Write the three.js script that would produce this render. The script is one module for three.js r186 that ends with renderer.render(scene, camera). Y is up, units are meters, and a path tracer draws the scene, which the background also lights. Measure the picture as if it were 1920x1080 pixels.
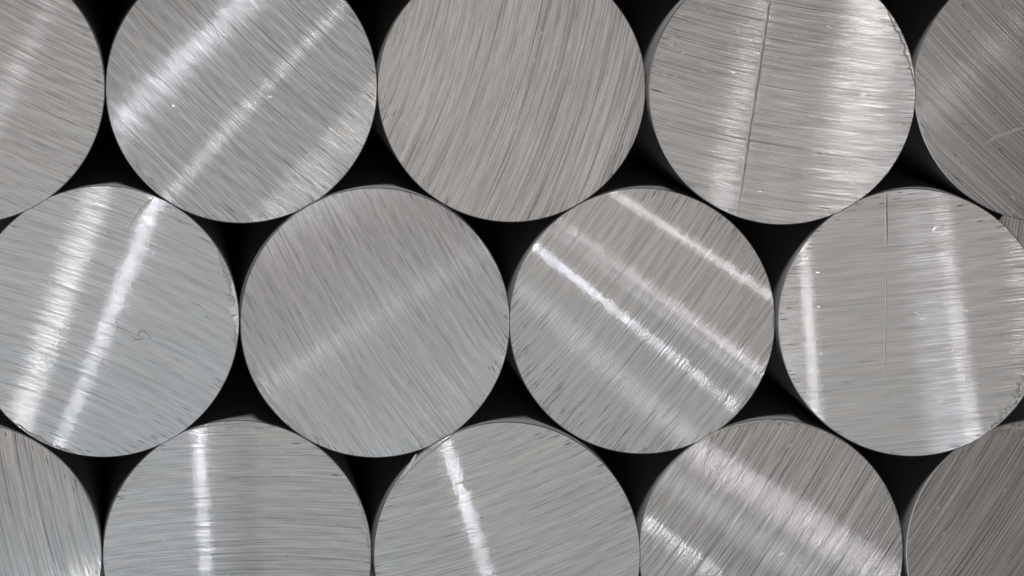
import * as THREE from 'three';
import { RectAreaLightUniformsLib } from 'three/addons/lights/RectAreaLightUniformsLib.js';
import { mergeGeometries } from 'three/addons/utils/BufferGeometryUtils.js';

// ---------------------------------------------------------------- camera
const S = 0.2 / 505;                                   // metres per unit of the stack drawing (a billet is about 0.2 m across)
const EYE = [280, -280, 2200 * S];                     // the eye stands up and to the left of the part of the stack in view
const X = (px) => (px - 960) * S, Y = (py) => (540 - py) * S + 3;
const scene = new THREE.Scene();
scene.background = new THREE.Color(0.055, 0.052, 0.051);   // the dim far side of the hall
const camera = new THREE.PerspectiveCamera(2 * Math.atan(540 / 2200) * 180 / Math.PI, 16 / 9, 0.05, 40);
camera.position.set(X(EYE[0]), Y(EYE[1]), EYE[2]);
camera.lookAt(X(EYE[0]), Y(EYE[1]), 0);
camera.setViewOffset(1920, 1080, 960 - EYE[0], 540 - EYE[1], 1920, 1080);   // shift lens: sensor parallel to the sawn ends
camera.updateProjectionMatrix();
const renderer = new THREE.WebGLRenderer({ antialias: true });
renderer.toneMapping = THREE.LinearToneMapping;
renderer.toneMappingExposure = 1.0;
renderer.shadowMap.enabled = true;
RectAreaLightUniformsLib.init();

// ---------------------------------------------------------------- unseen lamps and light panels behind the camera, placed to light the faces
const LZ = 3.0;
function tag(o, label, category, group, kind) {
  o.userData.label = label; if (category) o.userData.category = category; if (group) o.userData.group = group; if (kind) o.userData.kind = kind; return o;
}
function shadow(m) { m.castShadow = true; m.receiveShadow = true; return m; }
const housingMat = new THREE.MeshStandardMaterial({ color: 0x50555a, roughness: 0.5, metalness: 0.7 });
function unseenLamp(x, y, z, size, rgb, power, label, aim = [0.2, 3, 0]) {  // lamp out of view, position and strength chosen for the streaks it gives
  const g = new THREE.Group(); g.name = numbered('unseen_lamp'); g.position.set(x, y, z); g.lookAt(...aim);
  tag(g, label, 'lamp', 'unseen lamps placed to light the stack'); scene.add(g);
  const body = shadow(new THREE.Mesh(new THREE.BoxGeometry(size + 0.02, size + 0.02, 0.05), housingMat)); body.name = 'housing'; body.position.z = -0.03; g.add(body);
  const gm = new THREE.MeshStandardMaterial({ color: 0xffffff, emissive: new THREE.Color(...rgb), emissiveIntensity: 0.5 });
  const lens = new THREE.Mesh(new THREE.BoxGeometry(size, size, 0.004), gm); lens.name = 'lamp_lens'; g.add(lens);
  const l = new THREE.RectAreaLight(new THREE.Color(...rgb), power, size, size); l.position.set(x, y, z); l.lookAt(...aim);
  l.translateZ(-0.006); l.name = 'unseen_lamp_light'; scene.add(l);
}
const used = {};
function numbered(n) { used[n] = (used[n] ?? -1) + 1; return used[n] ? n + '_' + String(used[n]).padStart(3, '0') : n; }
const frameMat = new THREE.MeshStandardMaterial({ color: 0x3c3f42, roughness: 0.6, metalness: 0.5 });
function lightPanel(x0, x1, y0, y1, z, rgb, power, label) {  // framed area light out of view, stands in for broad light on the faces
  const g = new THREE.Group(); g.name = numbered('unseen_light_panel'); g.position.set((x0 + x1) / 2, (y0 + y1) / 2, z); scene.add(g);
  tag(g, label, 'window');
  const w = x1 - x0, h = y1 - y0;
  const gm = new THREE.MeshStandardMaterial({ color: 0xd8dcdc, roughness: 0.8, emissive: new THREE.Color(...rgb), emissiveIntensity: 0.1 });
  const light_sheet = new THREE.Mesh(new THREE.BoxGeometry(w - 0.04, h - 0.04, 0.01), gm); light_sheet.name = 'light_sheet'; light_sheet.position.z = 0.03; g.add(light_sheet);
  const bars = [];
  for (const s of [-1, 1]) {
    const a = new THREE.BoxGeometry(0.05, h, 0.08); a.translate(s * (w / 2 - 0.025), 0, 0.08); bars.push(a);
    const b = new THREE.BoxGeometry(w - 0.1, 0.05, 0.08); b.translate(0, s * (h / 2 - 0.025), 0.08); bars.push(b);
  }
  const fr = shadow(new THREE.Mesh(mergeGeometries(bars), frameMat)); fr.name = 'panel_frame'; g.add(fr);
  const l = new THREE.RectAreaLight(new THREE.Color(...rgb), power, w - 0.06, h - 0.06); l.position.set((x0 + x1) / 2, (y0 + y1) / 2, z + 0.02); l.lookAt((x0 + x1) / 2, (y0 + y1) / 2, 0);
  l.name = 'unseen_panel_light'; scene.add(l);
}
unseenLamp(0.265, 2.24, LZ, 0.038, [0.86, 0.9, 1.0], 125, 'unseen small cool white lamp, brightest of those placed for the streaks');
unseenLamp(1.915, 3.278, LZ, 0.09, [1.0, 0.98, 0.95], 27, 'unseen neutral white lamp placed for streaks, highest on the right');
unseenLamp(-0.997, 1.977, LZ, 0.12, [0.9, 0.94, 1.0], 5, 'unseen dim cool lamp placed for a soft streak, farthest left');
unseenLamp(-0.28, 1.254, LZ, 0.07, [0.97, 0.98, 1.0], 34, 'unseen white lamp placed for streaks, low on the left');
unseenLamp(2.291, 1.043, LZ, 0.07, [0.96, 0.97, 1.0], 42, 'unseen pale lamp placed for streaks, farthest right');
unseenLamp(2.163, 1.03, LZ - 0.1, 0.15, [0.82, 0.87, 1.0], 4.5, 'unseen broad bluish lamp placed for soft streaks, next to the pale one at the far right');
unseenLamp(1.411, 2.005, LZ, 0.045, [0.97, 0.98, 1.0], 40, 'unseen compact white lamp placed for streaks, middle right');
unseenLamp(1.676, 0.693, LZ, 0.10, [0.97, 0.98, 1.0], 6, 'unseen dim white lamp placed for a faint streak, lowest on the right');
const gx = (q) => X(280 + (q - 280) * 4.9), gy = (q) => Y(-280 + (q + 280) * 4.9);   // points of the unseen panels by the place where the stack mirrors them
const WX = gx(745), WY = gy(880), WL = gx(-600), WR = gx(1790), WB = gy(2500), WT = gy(-400);  // panel edges chosen for tone steps and the darker end billets
lightPanel(WL, WR, WY, WT, 3.4, [1.0, 0.95, 0.905], 0.325, 'unseen broad warm light panel, upper one, giving the faces their base grey');
lightPanel(WX, gx(2150), WB, WY, 3.4, [0.88, 0.97, 1.0], 0.36, 'unseen pale cool light panel at the lower right, lighting the bottom row');
lightPanel(WL, WX, WB, WY, 3.4, [0.74, 0.9, 1.0], 0.56, 'unseen brighter cool light panel at the lower left, giving the bluish tone');

unseenLamp(X(-700), 5.7, 0.36, 0.35, [1.0, 0.98, 0.97], 250, 'unseen large lamp high above the stack, lighting the bar sides at the gaps', [X(700), Y(500), 0]);  // out of view, steep light for the bar sides seen in the gaps

// ---------------------------------------------------------------- seeded noise
function rngOf(seed) { let a = seed >>> 0; return () => { a = (a + 0x6d2b79f5) >>> 0; let t = a; t = Math.imul(t ^ (t >>> 15), t | 1); t ^= t + Math.imul(t ^ (t >>> 7), t | 61); return ((t ^ (t >>> 14)) >>> 0) / 4294967296; }; }
const gauss = (r) => { let s = 0; for (let i = 0; i < 6; i++) s += r(); return (s - 3) * 1.4142; };
// streaks that run along y (the saw marks), w texels wide and about len texels long
function streaks(W, H, rnd, w, len, amp, out) {
  const cols = Math.ceil(W / w) + 2, rows = Math.ceil(H / len) + 3, k = new Float32Array(cols * rows), ph = new Float32Array(cols);
  for (let i = 0; i < k.length; i++) k[i] = gauss(rnd);
  for (let i = 0; i < cols; i++) ph[i] = rnd();
  const column = new Float32Array(H * 2);
  const fill = (c, o) => { for (let y = 0; y < H; y++) { const t = y / len + ph[c], i = Math.floor(t); let f = t - i; f = f * f * (3 - 2 * f); column[o + y] = k[c * rows + i] * (1 - f) + k[c * rows + i + 1] * f; } };
  let last = -1;
  for (let x = 0; x < W; x++) {
    const t = x / w, c = Math.floor(t), f = w === 1 ? 0 : t - c;
    if (c !== last) { fill(c, 0); if (w > 1) fill(c + 1, H); last = c; }
    for (let y = 0; y < H; y++) out[y * W + x] += amp * (column[y] * (1 - f) + (f ? column[H + y] * f : 0));
  }
}
const PH = 0.6180339887;
function inverseNormal(p) { p = Math.min(Math.max(p, 0.004), 0.996); const t = Math.sqrt(-2 * Math.log(Math.min(p, 1 - p))); const z = t - (2.30753 + 0.27061 * t) / (1 + 0.99229 * t + 0.04481 * t * t); return p < 0.5 ? -z : z; }
const enc = (v) => { v = Math.min(Math.max(v, 0), 1); return 255 * (v <= 0.0031308 ? 12.92 * v : 1.055 * Math.pow(v, 1 / 2.4) - 0.055); };

// ---------------------------------------------------------------- billets
const SIDE = 560;                                      // drawing units covered by a texture
function pchip(kn) {                                   // tilt of the shading normals, fitted to place the lamp streaks: knots [place, slope]
  const v = kn.map((a) => a[0]), d = kn.map((a) => a[1]), n = v.length;
  if (n === 1) return () => d[0];
  const h = [], m = [], g = new Array(n).fill(0);
  for (let i = 0; i < n - 1; i++) { h.push(v[i + 1] - v[i]); m.push((d[i + 1] - d[i]) / h[i]); }
  for (let i = 1; i < n - 1; i++) g[i] = m[i - 1] * m[i] <= 0 ? 0 : 2 * m[i - 1] * m[i] / (m[i - 1] + m[i]);
  if (n === 2) g.fill(m[0]); else { g[0] = m[0] / 2; g[n - 1] = m[n - 2] / 2; }
  return (x) => {
    x = Math.min(Math.max(x, v[0]), v[n - 1]); let k = 0; while (k < n - 2 && x >= v[k + 1]) k++;
    const t = (x - v[k]) / h[k], t2 = t * t, t3 = t2 * t;
    return (2 * t3 - 3 * t2 + 1) * d[k] + (t3 - 2 * t2 + t) * h[k] * g[k] + (-2 * t3 + 3 * t2) * d[k + 1] + (t3 - t2) * h[k] * g[k + 1];
  };
}
const DEFAULTS = { uneven: 0.85, Rb: 2500, sg: 1, tint: [0.625, 0.605, 0.60], rough: 0.11, su: 0.22, ss: 0.0005, grain: 0.055, dashes: 14, dashLen: 26, dashDark: 0.4, dashWide: 0.8, flecks: 60, specks: 2 };
function faceMaps(o, seed) {
  const rnd = rngOf(seed);
  // colour: fine grain of the sawn metal, dark torn grooves, specks
  const CW = 1024, CH = 512, n = new Float32Array(CW * CH);
  streaks(CW, CH, rnd, 1, 60, 0.7, n); streaks(CW, CH, rnd, 3, 90, 0.75, n); streaks(CW, CH, rnd, 5, 130, 0.45, n); streaks(CW, CH, rnd, 16, 260, 0.35, n); streaks(CW, CH, rnd, 1, 4, 0.35, n); streaks(CW, CH, rnd, 60, 36, 0.2, n);
  const dark = new Float32Array(CW * CH);
  const dash = (x, y, w, l, a) => {
    const bend = (rnd() - 0.5) * 0.06;
    for (let j = 0; j < l; j++) {
      const yy = Math.round(y + j), e = Math.sin(Math.PI * (j + 0.5) / l), ww = w * (0.35 + 0.65 * e) * (0.8 + 0.4 * rnd()), xc = x + bend * j;
      if (yy < 0 || yy >= CH) continue;
      for (let i = Math.floor(xc - ww); i <= Math.ceil(xc + ww); i++) if (i >= 0 && i < CW && Math.abs(i - xc) <= ww) { const k = yy * CW + i; dark[k] = Math.max(dark[k], a * Math.sqrt(e) * (0.7 + 0.3 * rnd())); }
    }
  };
  const px = CW / SIDE, py = CH / SIDE;
  for (let i = 0; i < o.dashes; i++) {
    // torn grooves gather toward the rim where the blade leaves or enters the cut
    const a = (o.dashAt ?? 0) + (o.dashSpread ?? Math.PI) * (rnd() * 2 - 1), r = 255 * (1 - Math.pow(rnd(), 1.3) * (o.dashDepth ?? 0.6));
    const l = o.dashLen * (0.4 + 1.2 * rnd());
    dash((r * Math.sin(a) + SIDE / 2) * px, (r * Math.cos(a) + SIDE / 2 - l / 2) * py, 0.8 + 2.2 * rnd() * (o.dashWide ?? 1), l * py, o.dashDark * (0.4 + 0.6 * rnd()));
  }
  for (let i = 0; i < 80; i++) { const a = 6.2832 * rnd(), r = 252 - 26 * rnd() * rnd(), l = 8 + 22 * rnd(); dash((r * Math.sin(a) + SIDE / 2) * px, (r * Math.cos(a) + SIDE / 2 - l / 2) * py, 0.9 + 1.9 * rnd() * rnd(), l * py, 0.35 + 0.45 * rnd()); }
  for (let i = 0; i < o.specks; i++) { const a = rnd() * 6.28, r = 240 * Math.sqrt(rnd()), s = 0.6 + 1.6 * rnd(); for (let j = 0; j < 4; j++) dash((r * Math.sin(a) + SIDE / 2 + s * (rnd() - 0.5)) * px, (r * Math.cos(a) + SIDE / 2 + s * (rnd() - 0.5)) * py, 0.6 + s * 0.5, 1 + s * py * 0.8, 0.65); }
  const c = new Uint8Array(CW * CH * 4);
  for (let i = 0; i < CW * CH; i++) {
    let g = 1 + o.grain * n[i]; g = Math.min(Math.max(g, 0.6), 1.35) * (1 - dark[i]);
    c[i * 4] = enc(o.tint[0] * g); c[i * 4 + 1] = enc(o.tint[1] * g); c[i * 4 + 2] = enc(o.tint[2] * g * (1 + dark[i] * 0.1)); c[i * 4 + 3] = 255;
  }
  const map = new THREE.DataTexture(c, CW, CH); map.colorSpace = THREE.SRGBColorSpace; map.magFilter = THREE.LinearFilter; map.needsUpdate = true;
  // normals: every saw mark leans its own way across the marks, and very little along them
  const NW = 2048, NH = 256, tu = new Float32Array(NW * NH), ts = new Float32Array(NW * NH);
  const KR = 9, len = NH / (KR - 3), k = new Float32Array(NW * KR), ph = new Float32Array(NW);
  for (let x = 0; x < NW; x++) { ph[x] = Math.floor(x / 37) * PH % 1; for (let j = 0; j < KR; j++) { const t = x * PH + j * 0.377 + 0.12 * rnd(); k[j * NW + x] = inverseNormal(t - Math.floor(t)); } }
  for (let y = 0; y < NH; y++) for (let x = 0; x < NW; x++) { const t = y / len + ph[x], j = Math.floor(t), f = t - j; tu[y * NW + x] = o.su * (k[j * NW + x] * (1 - f) + k[(j + 1) * NW + x] * f) * 1.15; }
  streaks(NW, NH, rnd, 3, 45, 0.3 * o.su * o.uneven, tu); streaks(NW, NH, rnd, 7, 60, 0.22 * o.su * o.uneven, tu); streaks(NW, NH, rnd, 18, 120, 0.1 * o.su * o.uneven, tu);
  streaks(NW, NH, rnd, 1, 60, o.ss, ts); streaks(NW, NH, rnd, 4, 110, o.ss, ts); streaks(NW, NH, rnd, 9, 90, o.ss * 0.7, ts); streaks(NW, NH, rnd, 3, 9, o.ss * 0.35, ts);
  const nx = NW / SIDE, ny = NH / SIDE;
  for (let i = 0; i < o.flecks; i++) {                 // little chips and crossing scratches that catch the light
    const a = rnd() * 6.28, r = 245 * Math.sqrt(rnd()), l = 2 + 6 * rnd(), dir = (rnd() - 0.5) * 1.6, lean = 0.006 * gauss(rnd), lu = 0.08 * gauss(rnd), w = 0.3 + 0.5 * rnd();
    const cx = r * Math.sin(a), cy = r * Math.cos(a), steps = Math.ceil(l * 4);
    for (let j = 0; j <= steps; j++) {
      const q = (j / steps - 0.5) * l, ux = cx + q * Math.sin(dir), vy = cy + q * Math.cos(dir), iy = Math.floor((vy + SIDE / 2) * ny);
      for (let i2 = Math.floor((ux - w + SIDE / 2) * nx); i2 <= (ux + w + SIDE / 2) * nx; i2++) if (iy >= 0 && iy < NH && i2 >= 0 && i2 < NW) { ts[iy * NW + i2] = lean; tu[iy * NW + i2] = lu; }
    }
  }
  const nn = new Float32Array(NW * NH * 4);
  for (let i = 0; i < NW * NH; i++) { const a = tu[i], b = ts[i], q = 1 / Math.sqrt(1 + a * a + b * b); nn[i * 4] = 0.5 + 0.5 * a * q; nn[i * 4 + 1] = 0.5 + 0.5 * b * q; nn[i * 4 + 2] = 0.5 + 0.5 * q; nn[i * 4 + 3] = 1; }
  const normalMap = new THREE.DataTexture(nn, NW, NH, THREE.RGBAFormat, THREE.FloatType); normalMap.magFilter = THREE.LinearFilter; normalMap.needsUpdate = true;
  return { map, normalMap };
}
const sideMat = new THREE.MeshStandardMaterial({ color: 0x8c8b8c, roughness: 0.65, metalness: 0.6 });
const rimMat = new THREE.MeshStandardMaterial({ color: 0xc4c4c4, roughness: 0.3, metalness: 1 });
const tornMat = new THREE.MeshStandardMaterial({ color: 0xcfcdca, roughness: 0.5, metalness: 1 });
const scoreMat = new THREE.MeshStandardMaterial({ color: 0xf2f0ec, roughness: 0.45, metalness: 1 });   // raised bright burr
const scuffMat = new THREE.MeshStandardMaterial({ color: 0xdedbd6, roughness: 0.65, metalness: 1 });
const CH_MM = 1.7;                                     // drawing units: broken edge of the cut, about half a millimetre
const LEN = 1.4;
// a torn lip of metal along the rim from angle a0 to a1 (degrees), inner border uneven, leaning outward
function lip(g, o, seed, [a0, a1, wide, jag, lean = 0.25], m = tornMat) {
  const rnd = rngOf(seed), n = Math.max(12, Math.round((a1 - a0) * 1.6)), P = [], I = []; let w = 0.5, step = 0;
  for (let k = 0; k <= n; k++) {
    const t = k / n, a = (a0 + (a1 - a0) * t) * Math.PI / 180, env = Math.pow(Math.sin(Math.PI * Math.min(Math.max(t, 0.01), 0.99)), 0.7);
    if (step-- <= 0) { w = 1 - jag * rnd(); step = Math.floor(rnd() * 4); } else w += jag * 0.12 * (rnd() - 0.5);
    const ri = o.r - CH_MM - Math.max(1.2, wide * env * w), ro = o.r - CH_MM * 0.9, top = 0.3 + 0.25 * rnd();
    for (const [r, z] of [[ri, -0.02], [ri + (ro - ri) * 0.25, top], [ro, top - lean * (ro - ri) * 0.6], [ro, -1.2 - lean * (ro - ri)]]) P.push(Math.cos(a) * r * S, Math.sin(a) * r * S, Math.max(z, -6) * S);
    if (k) for (let j = 0; j < 3; j++) { const q = (k - 1) * 4 + j; I.push(q, q + 1, q + 4, q + 1, q + 5, q + 4); }
  }
  const geo = new THREE.BufferGeometry(); geo.setAttribute('position', new THREE.Float32BufferAttribute(P, 3)); geo.setIndex(I);
  const flat = geo.toNonIndexed(); flat.computeVertexNormals();
  const q = shadow(new THREE.Mesh(flat, m)); q.name = 'torn_edge'; g.add(q);
}
// a scored line: a low uneven ridge thrown up along the points (drawing units from the billet's centre, y up)
function score(g, seed, pts, wide, high, name = 'score_line', m = scoreMat) {
  const rnd = rngOf(seed), P = [], I = [], curve = new THREE.CatmullRomCurve3(pts.map(([x, y]) => new THREE.Vector3(x, y, 0))), n = Math.max(6, Math.round(curve.getLength() / 5));
  for (let k = 0; k <= n; k++) {
    const p = curve.getPoint(k / n), t = curve.getTangent(k / n), e = Math.min(1, 4 * Math.min(k, n - k) / n + 0.15), w = wide * e * (0.75 + 0.5 * rnd()) / 2, h = high * e * (0.6 + 0.8 * rnd()), j = (rnd() - 0.5) * wide * 0.25;
    for (const [d, z] of [[-w, 0.05], [-w * 0.3, h], [w, 0.05]]) P.push((p.x - t.y * (d + j)) * S, (p.y + t.x * (d + j)) * S, z * S);
    if (k) for (let c = 0; c < 2; c++) { const q = (k - 1) * 3 + c; I.push(q, q + 3, q + 1, q + 1, q + 3, q + 4); }
  }
  const geo = new THREE.BufferGeometry(); geo.setAttribute('position', new THREE.Float32BufferAttribute(P, 3)); geo.setIndex(I.reverse());
  const flat = geo.toNonIndexed(); flat.computeVertexNormals();
  if (flat.attributes.normal.getZ(0) < 0) { I.reverse(); geo.setIndex(I); }
  const f2 = geo.toNonIndexed(); f2.computeVertexNormals();
  const q = shadow(new THREE.Mesh(f2, m)); q.name = name; g.add(q);
}
function makeBillet(b, i) {
  const o = { ...DEFAULTS, ...b };
  const g = new THREE.Group(); g.name = numbered('metal_billet'); g.position.set(X(o.c[0]), Y(o.c[1]), o.z ?? 0.0022 * Math.sin(i * 2.4 + 0.5));   // no two were pushed in exactly as far
  tag(g, o.label, 'billet', 'round metal billets stacked in rows'); scene.add(g);
  const A = o.ang * Math.PI / 180, s0 = [Math.cos(A), Math.sin(A)], ua = [-s0[1], s0[0]], B = [o.sg * o.Rb * ua[0], o.sg * o.Rb * ua[1]];
  const slope = pchip(o.cut), R = o.r - CH_MM;
  const NR = 44, NS = 180, P = [], N = [], UV = [], I = [];
  const vert = (x, y) => {
    const wx = x - B[0], wy = y - B[1], r = Math.hypot(wx, wy), s = [-o.sg * wy / r, o.sg * wx / r];
    const vv = o.Rb * Math.atan2(wx * s0[0] + wy * s0[1], -(wx * B[0] + wy * B[1]) / o.Rb), uu = o.Rb - r, d = slope(vv) + (o.twist ?? 0) * 1e-5 * o.sg * uu;
    P.push(x * S, y * S, 0); const q = 1 / Math.hypot(1, d); N.push(d * s[0] * q, d * s[1] * q, q); UV.push(uu / SIDE + 0.5, vv / SIDE + 0.5);  // the face stays flat, only its normals lean
  };
  vert(0, 0);
  for (let j = 1; j <= NR; j++) for (let k = 0; k < NS; k++) { const a = k / NS * 2 * Math.PI; vert(Math.cos(a) * R * j / NR, Math.sin(a) * R * j / NR); }
  for (let k = 0; k < NS; k++) I.push(0, 1 + k, 1 + (k + 1) % NS);
  for (let j = 1; j < NR; j++) for (let k = 0; k < NS; k++) { const a = 1 + (j - 1) * NS + k, c = 1 + (j - 1) * NS + (k + 1) % NS; I.push(a, a + NS, c, c, a + NS, c + NS); }
  const geo = new THREE.BufferGeometry(); geo.setAttribute('position', new THREE.Float32BufferAttribute(P, 3)); geo.setAttribute('normal', new THREE.Float32BufferAttribute(N, 3)); geo.setAttribute('uv', new THREE.Float32BufferAttribute(UV, 2)); geo.setIndex(I);
  const maps = faceMaps(o, 100 + i * 17);
  const mat = new THREE.MeshPhysicalMaterial({ color: 0xffffff, metalness: 1, roughness: o.rough, anisotropy: 1, ...maps });
  const face = shadow(new THREE.Mesh(geo, mat)); face.name = 'sawn_face'; g.add(face);
  const ring = (pts) => new THREE.LatheGeometry(pts.map(([r, z]) => new THREE.Vector2(r * S, z * S)), NS).rotateX(Math.PI / 2);
  const rim = shadow(new THREE.Mesh(ring([[o.r, -CH_MM * 0.5], [R, 0]]), rimMat)); rim.name = 'rim'; g.add(rim);
  const body = shadow(new THREE.Mesh(ring([[o.r, -LEN / S], [o.r, -CH_MM * 0.5]]), sideMat)); body.name = 'bar_side'; g.add(body);
  (o.lips ?? []).forEach((a, k) => lip(g, o, 900 + i * 31 + k, a, a[5] ? scoreMat : tornMat));
  (o.scores ?? []).forEach(([pts, w, h, name], k) => score(g, 500 + i * 37 + k, pts.map(([x, y]) => [x - o.c[0], o.c[1] - y]), w, h, name, name === 'scuff' ? scuffMat : scoreMat));
  return g;
}
const BILLETS = [  // cut and twist lean the shading normals so each streak lands in place
  { c: [-56, 165], r: 253, ang: -27.6, cut: [[42, 0.001], [98, 0.0051]], dashes: 60, dashLen: 55, dashDark: 0.28, dashWide: 1.2, dashAt: 0, dashSpread: 1.3, label: 'dull billet cut by the left frame edge in the top row' },
  { c: [452.5, 163.5], r: 255, ang: -43.8, cut: [[-137, 0.0927], [-69, 0.0862], [14, 0.0751], [70, 0.0819], [133, 0.0635], [185, 0.0732]], twist: -0.7, su: 0.42, rough: 0.115, dashes: 70, dashAt: 0, dashSpread: 0.8, dashDepth: 0.4, label: 'top row billet with three parallel diagonal light streaks', Rb: 3000 },
  { c: [960.5, 166], r: 252.5, ang: -107.5, cut: [[-365, -0.054], [365, -0.0521]], sg: -1, Rb: 1500, grain: 0.085, uneven: 1.0, label: 'evenly grey top row billet with steep curved saw marks and no streak' },
  { c: [1464, 170], r: 250, ang: -9.8, cut: [[-80, -0.0286], [117, -0.028]], twist: -1.3, rough: 0.12, Rb: 2000, ss: 0.0022, flecks: 260, lips: [[2, 38, 15, 0.6, 0.3]],
    scores: [[[[1447, -40], [1437, 20], [1422, 120], [1411, 190], [1400, 260], [1392, 320], [1380, 404]], 7, 0.95]], label: 'top row billet with a long score line across its face' },
  { c: [1966, 168], r: 250, ang: -43, cut: [[-185, -0.0249], [-129, -0.0197]], twist: 3.4, su: 0.15, grain: 0.035, uneven: 0.3, rough: 0.18, scores: [[[[1848, 272], [1872, 257], [1895, 250], [1925, 238]], 7, 0.3, 'scuff']], label: 'dark brownish billet at the right end of the top row' },
  { c: [194, 603], r: 255, ang: -21.2, cut: [[-73, 0.07], [11, 0.0792]], twist: -1.5, rough: 0.12, ss: 0.001, sg: -1, Rb: 1600, flecks: 140, lips: [[-12, 32, 17, 0.9, 0.12], [-6, 18, 22, 0.95, 0.0, 1], [-135, -100, 10, 0.8, 0.2]], scores: [[[[288, 370], [272, 385], [240, 432]], 6, 0.9, 'scratch'], [[[190, 676], [197, 688], [200, 700]], 4, 0.5, 'nick'], [[[256, 630], [264, 621], [277, 624], [287, 641]], 4, 1.0, 'dent'], [[[250, 633], [258, 636], [270, 634]], 4, 1.0, 'dent']], label: 'middle row billet at the left with two broad parallel streaks' },
  { c: [702.5, 603.5], r: 253, ang: -58.7, cut: [[-28, -0.0082], [20, 0.0064], [157, -0.0033]], su: 0.32, uneven: 0.6, rough: 0.22, dashes: 110, dashLen: 40, dashDark: 0.3, dashAt: 3.14, dashSpread: 1.2, dashDepth: 0.5, lips: [[198, 240, 13, 0.15, 0.15]], label: 'middle row billet with a faint thin streak across its centre' },
  { c: [1206.5, 604], r: 250.5, ang: 52.2, cut: [[-44, -0.0594], [8, -0.0447], [55, -0.0124], [143, -0.0187], [195, -0.0086]], twist: 0.9, uneven: 0.22, rough: 0.09, ss: 0.0003, dashes: 120, dashLen: 40, dashDark: 0.55, dashAt: 3.14, dashSpread: 1.0, dashDepth: 0.33, label: 'middle row billet with one brilliant bluish streak beside paler ones' },
  { c: [1708, 603], r: 251, ang: 5.8, cut: [[-212, -0.0634], [-164, -0.0556], [62, -0.0497], [112, -0.0447]], su: 0.17, twist: -4.7, Rb: 12000, rough: 0.1, ss: 0.0004, flecks: 240, lips: [[-56, -6, 24, 0.9, 0.2], [-50, -38, 30, 0.9, 0.05, 1], [-33, -22, 34, 0.9, 0.05, 1], [-17, -9, 26, 0.9, 0.05, 1]], scores: [[[[1659, 356], [1659, 400], [1660, 470]], 5, 0.7], [[[1660, 470], [1658, 600], [1655, 730]], 2.6, 0.25]], label: 'middle row billet at the right with upright streaks and torn right edge' },
  { c: [-62, 1045], r: 253, ang: -75.5, cut: [[-230, -0.0137], [150, -0.0373]], grain: 0.08, dashes: 40, dashAt: 3.14, dashSpread: 1, label: 'bottom row billet cut by the left frame edge with upright saw marks' },
  { c: [445, 1042], r: 253, ang: 1.7, cut: [[-101, 0.0739], [-45, 0.0757]], twist: -0.9, rough: 0.1, ss: 0.0003, grain: 0.055, dashes: 5, sg: -1, Rb: 2100, flecks: 260, lips: [[-5, 28, 9, 0.9, 0.2], [80, 112, 8, 0.3, 0.2]], label: 'bottom row billet with one upright white streak and level saw marks' },
  { c: [949, 1038], r: 250, ang: 19, cut: [[-63, -0.0248], [-7, -0.0144]], twist: -0.7, uneven: 0.25, rough: 0.09, ss: 0.0003, Rb: 1800, flecks: 120, dashes: 60, dashDark: 0.25, dashLen: 50, dashAt: 0, dashSpread: 1, lips: [[112, 150, 11, 0.2, 0.5]], scores: [[[[780, 848], [768, 868], [755, 892]], 5, 0.4, 'scratch']], label: 'bottom row billet with a bright leaning streak and a chipped upper left edge' },
  { c: [1448.5, 1036], r: 248.5, ang: 55.2, cut: [[-102, 0.0178], [-50, 0.0317], [32, 0.0415], [112, 0.0285]], twist: 2.0, su: 0.31, uneven: 0.4, rough: 0.085, ss: 0.0003, grain: 0.06, dashes: 120, dashLen: 45, dashDark: 0.33, dashAt: 0, dashSpread: 1.3, dashDepth: 0.5, lips: [[55, 125, 9, 0.9, 0.2], [10, 30, 10, 0.9, 0.2]], label: 'bottom row billet with two streaks running down to the right' },
  { c: [1948, 1036], r: 250, ang: 56.5, cut: [[-300, 0.0975]], grain: 0.06, uneven: 0.4, rough: 0.2, lips: [[85, 108, 24, 0.6, 0.2]], label: 'dim bottom row billet cut by the right frame edge' },
  { c: [2213, 603], r: 250, z: -0.07, ang: 80, rough: 0.25, cut: [[0, 0]], label: 'billet set back behind the others at the right frame edge' },
];
BILLETS.forEach(makeBillet);
// unseen next row up, placed to keep light out of the top gaps
[-310, 198, 705, 1212, 1716].forEach((cx, k) => makeBillet({ c: [cx, -272], r: 253, ang: 20 + 37 * k, cut: [[0, 0]], label: 'unseen billet of the next row up, shading the top gaps, ' + ['leftmost', 'second from the left', 'middle one', 'second from the right', 'rightmost'][k] + ' above the frame' }, 20 + k));
renderer.render(scene, camera);
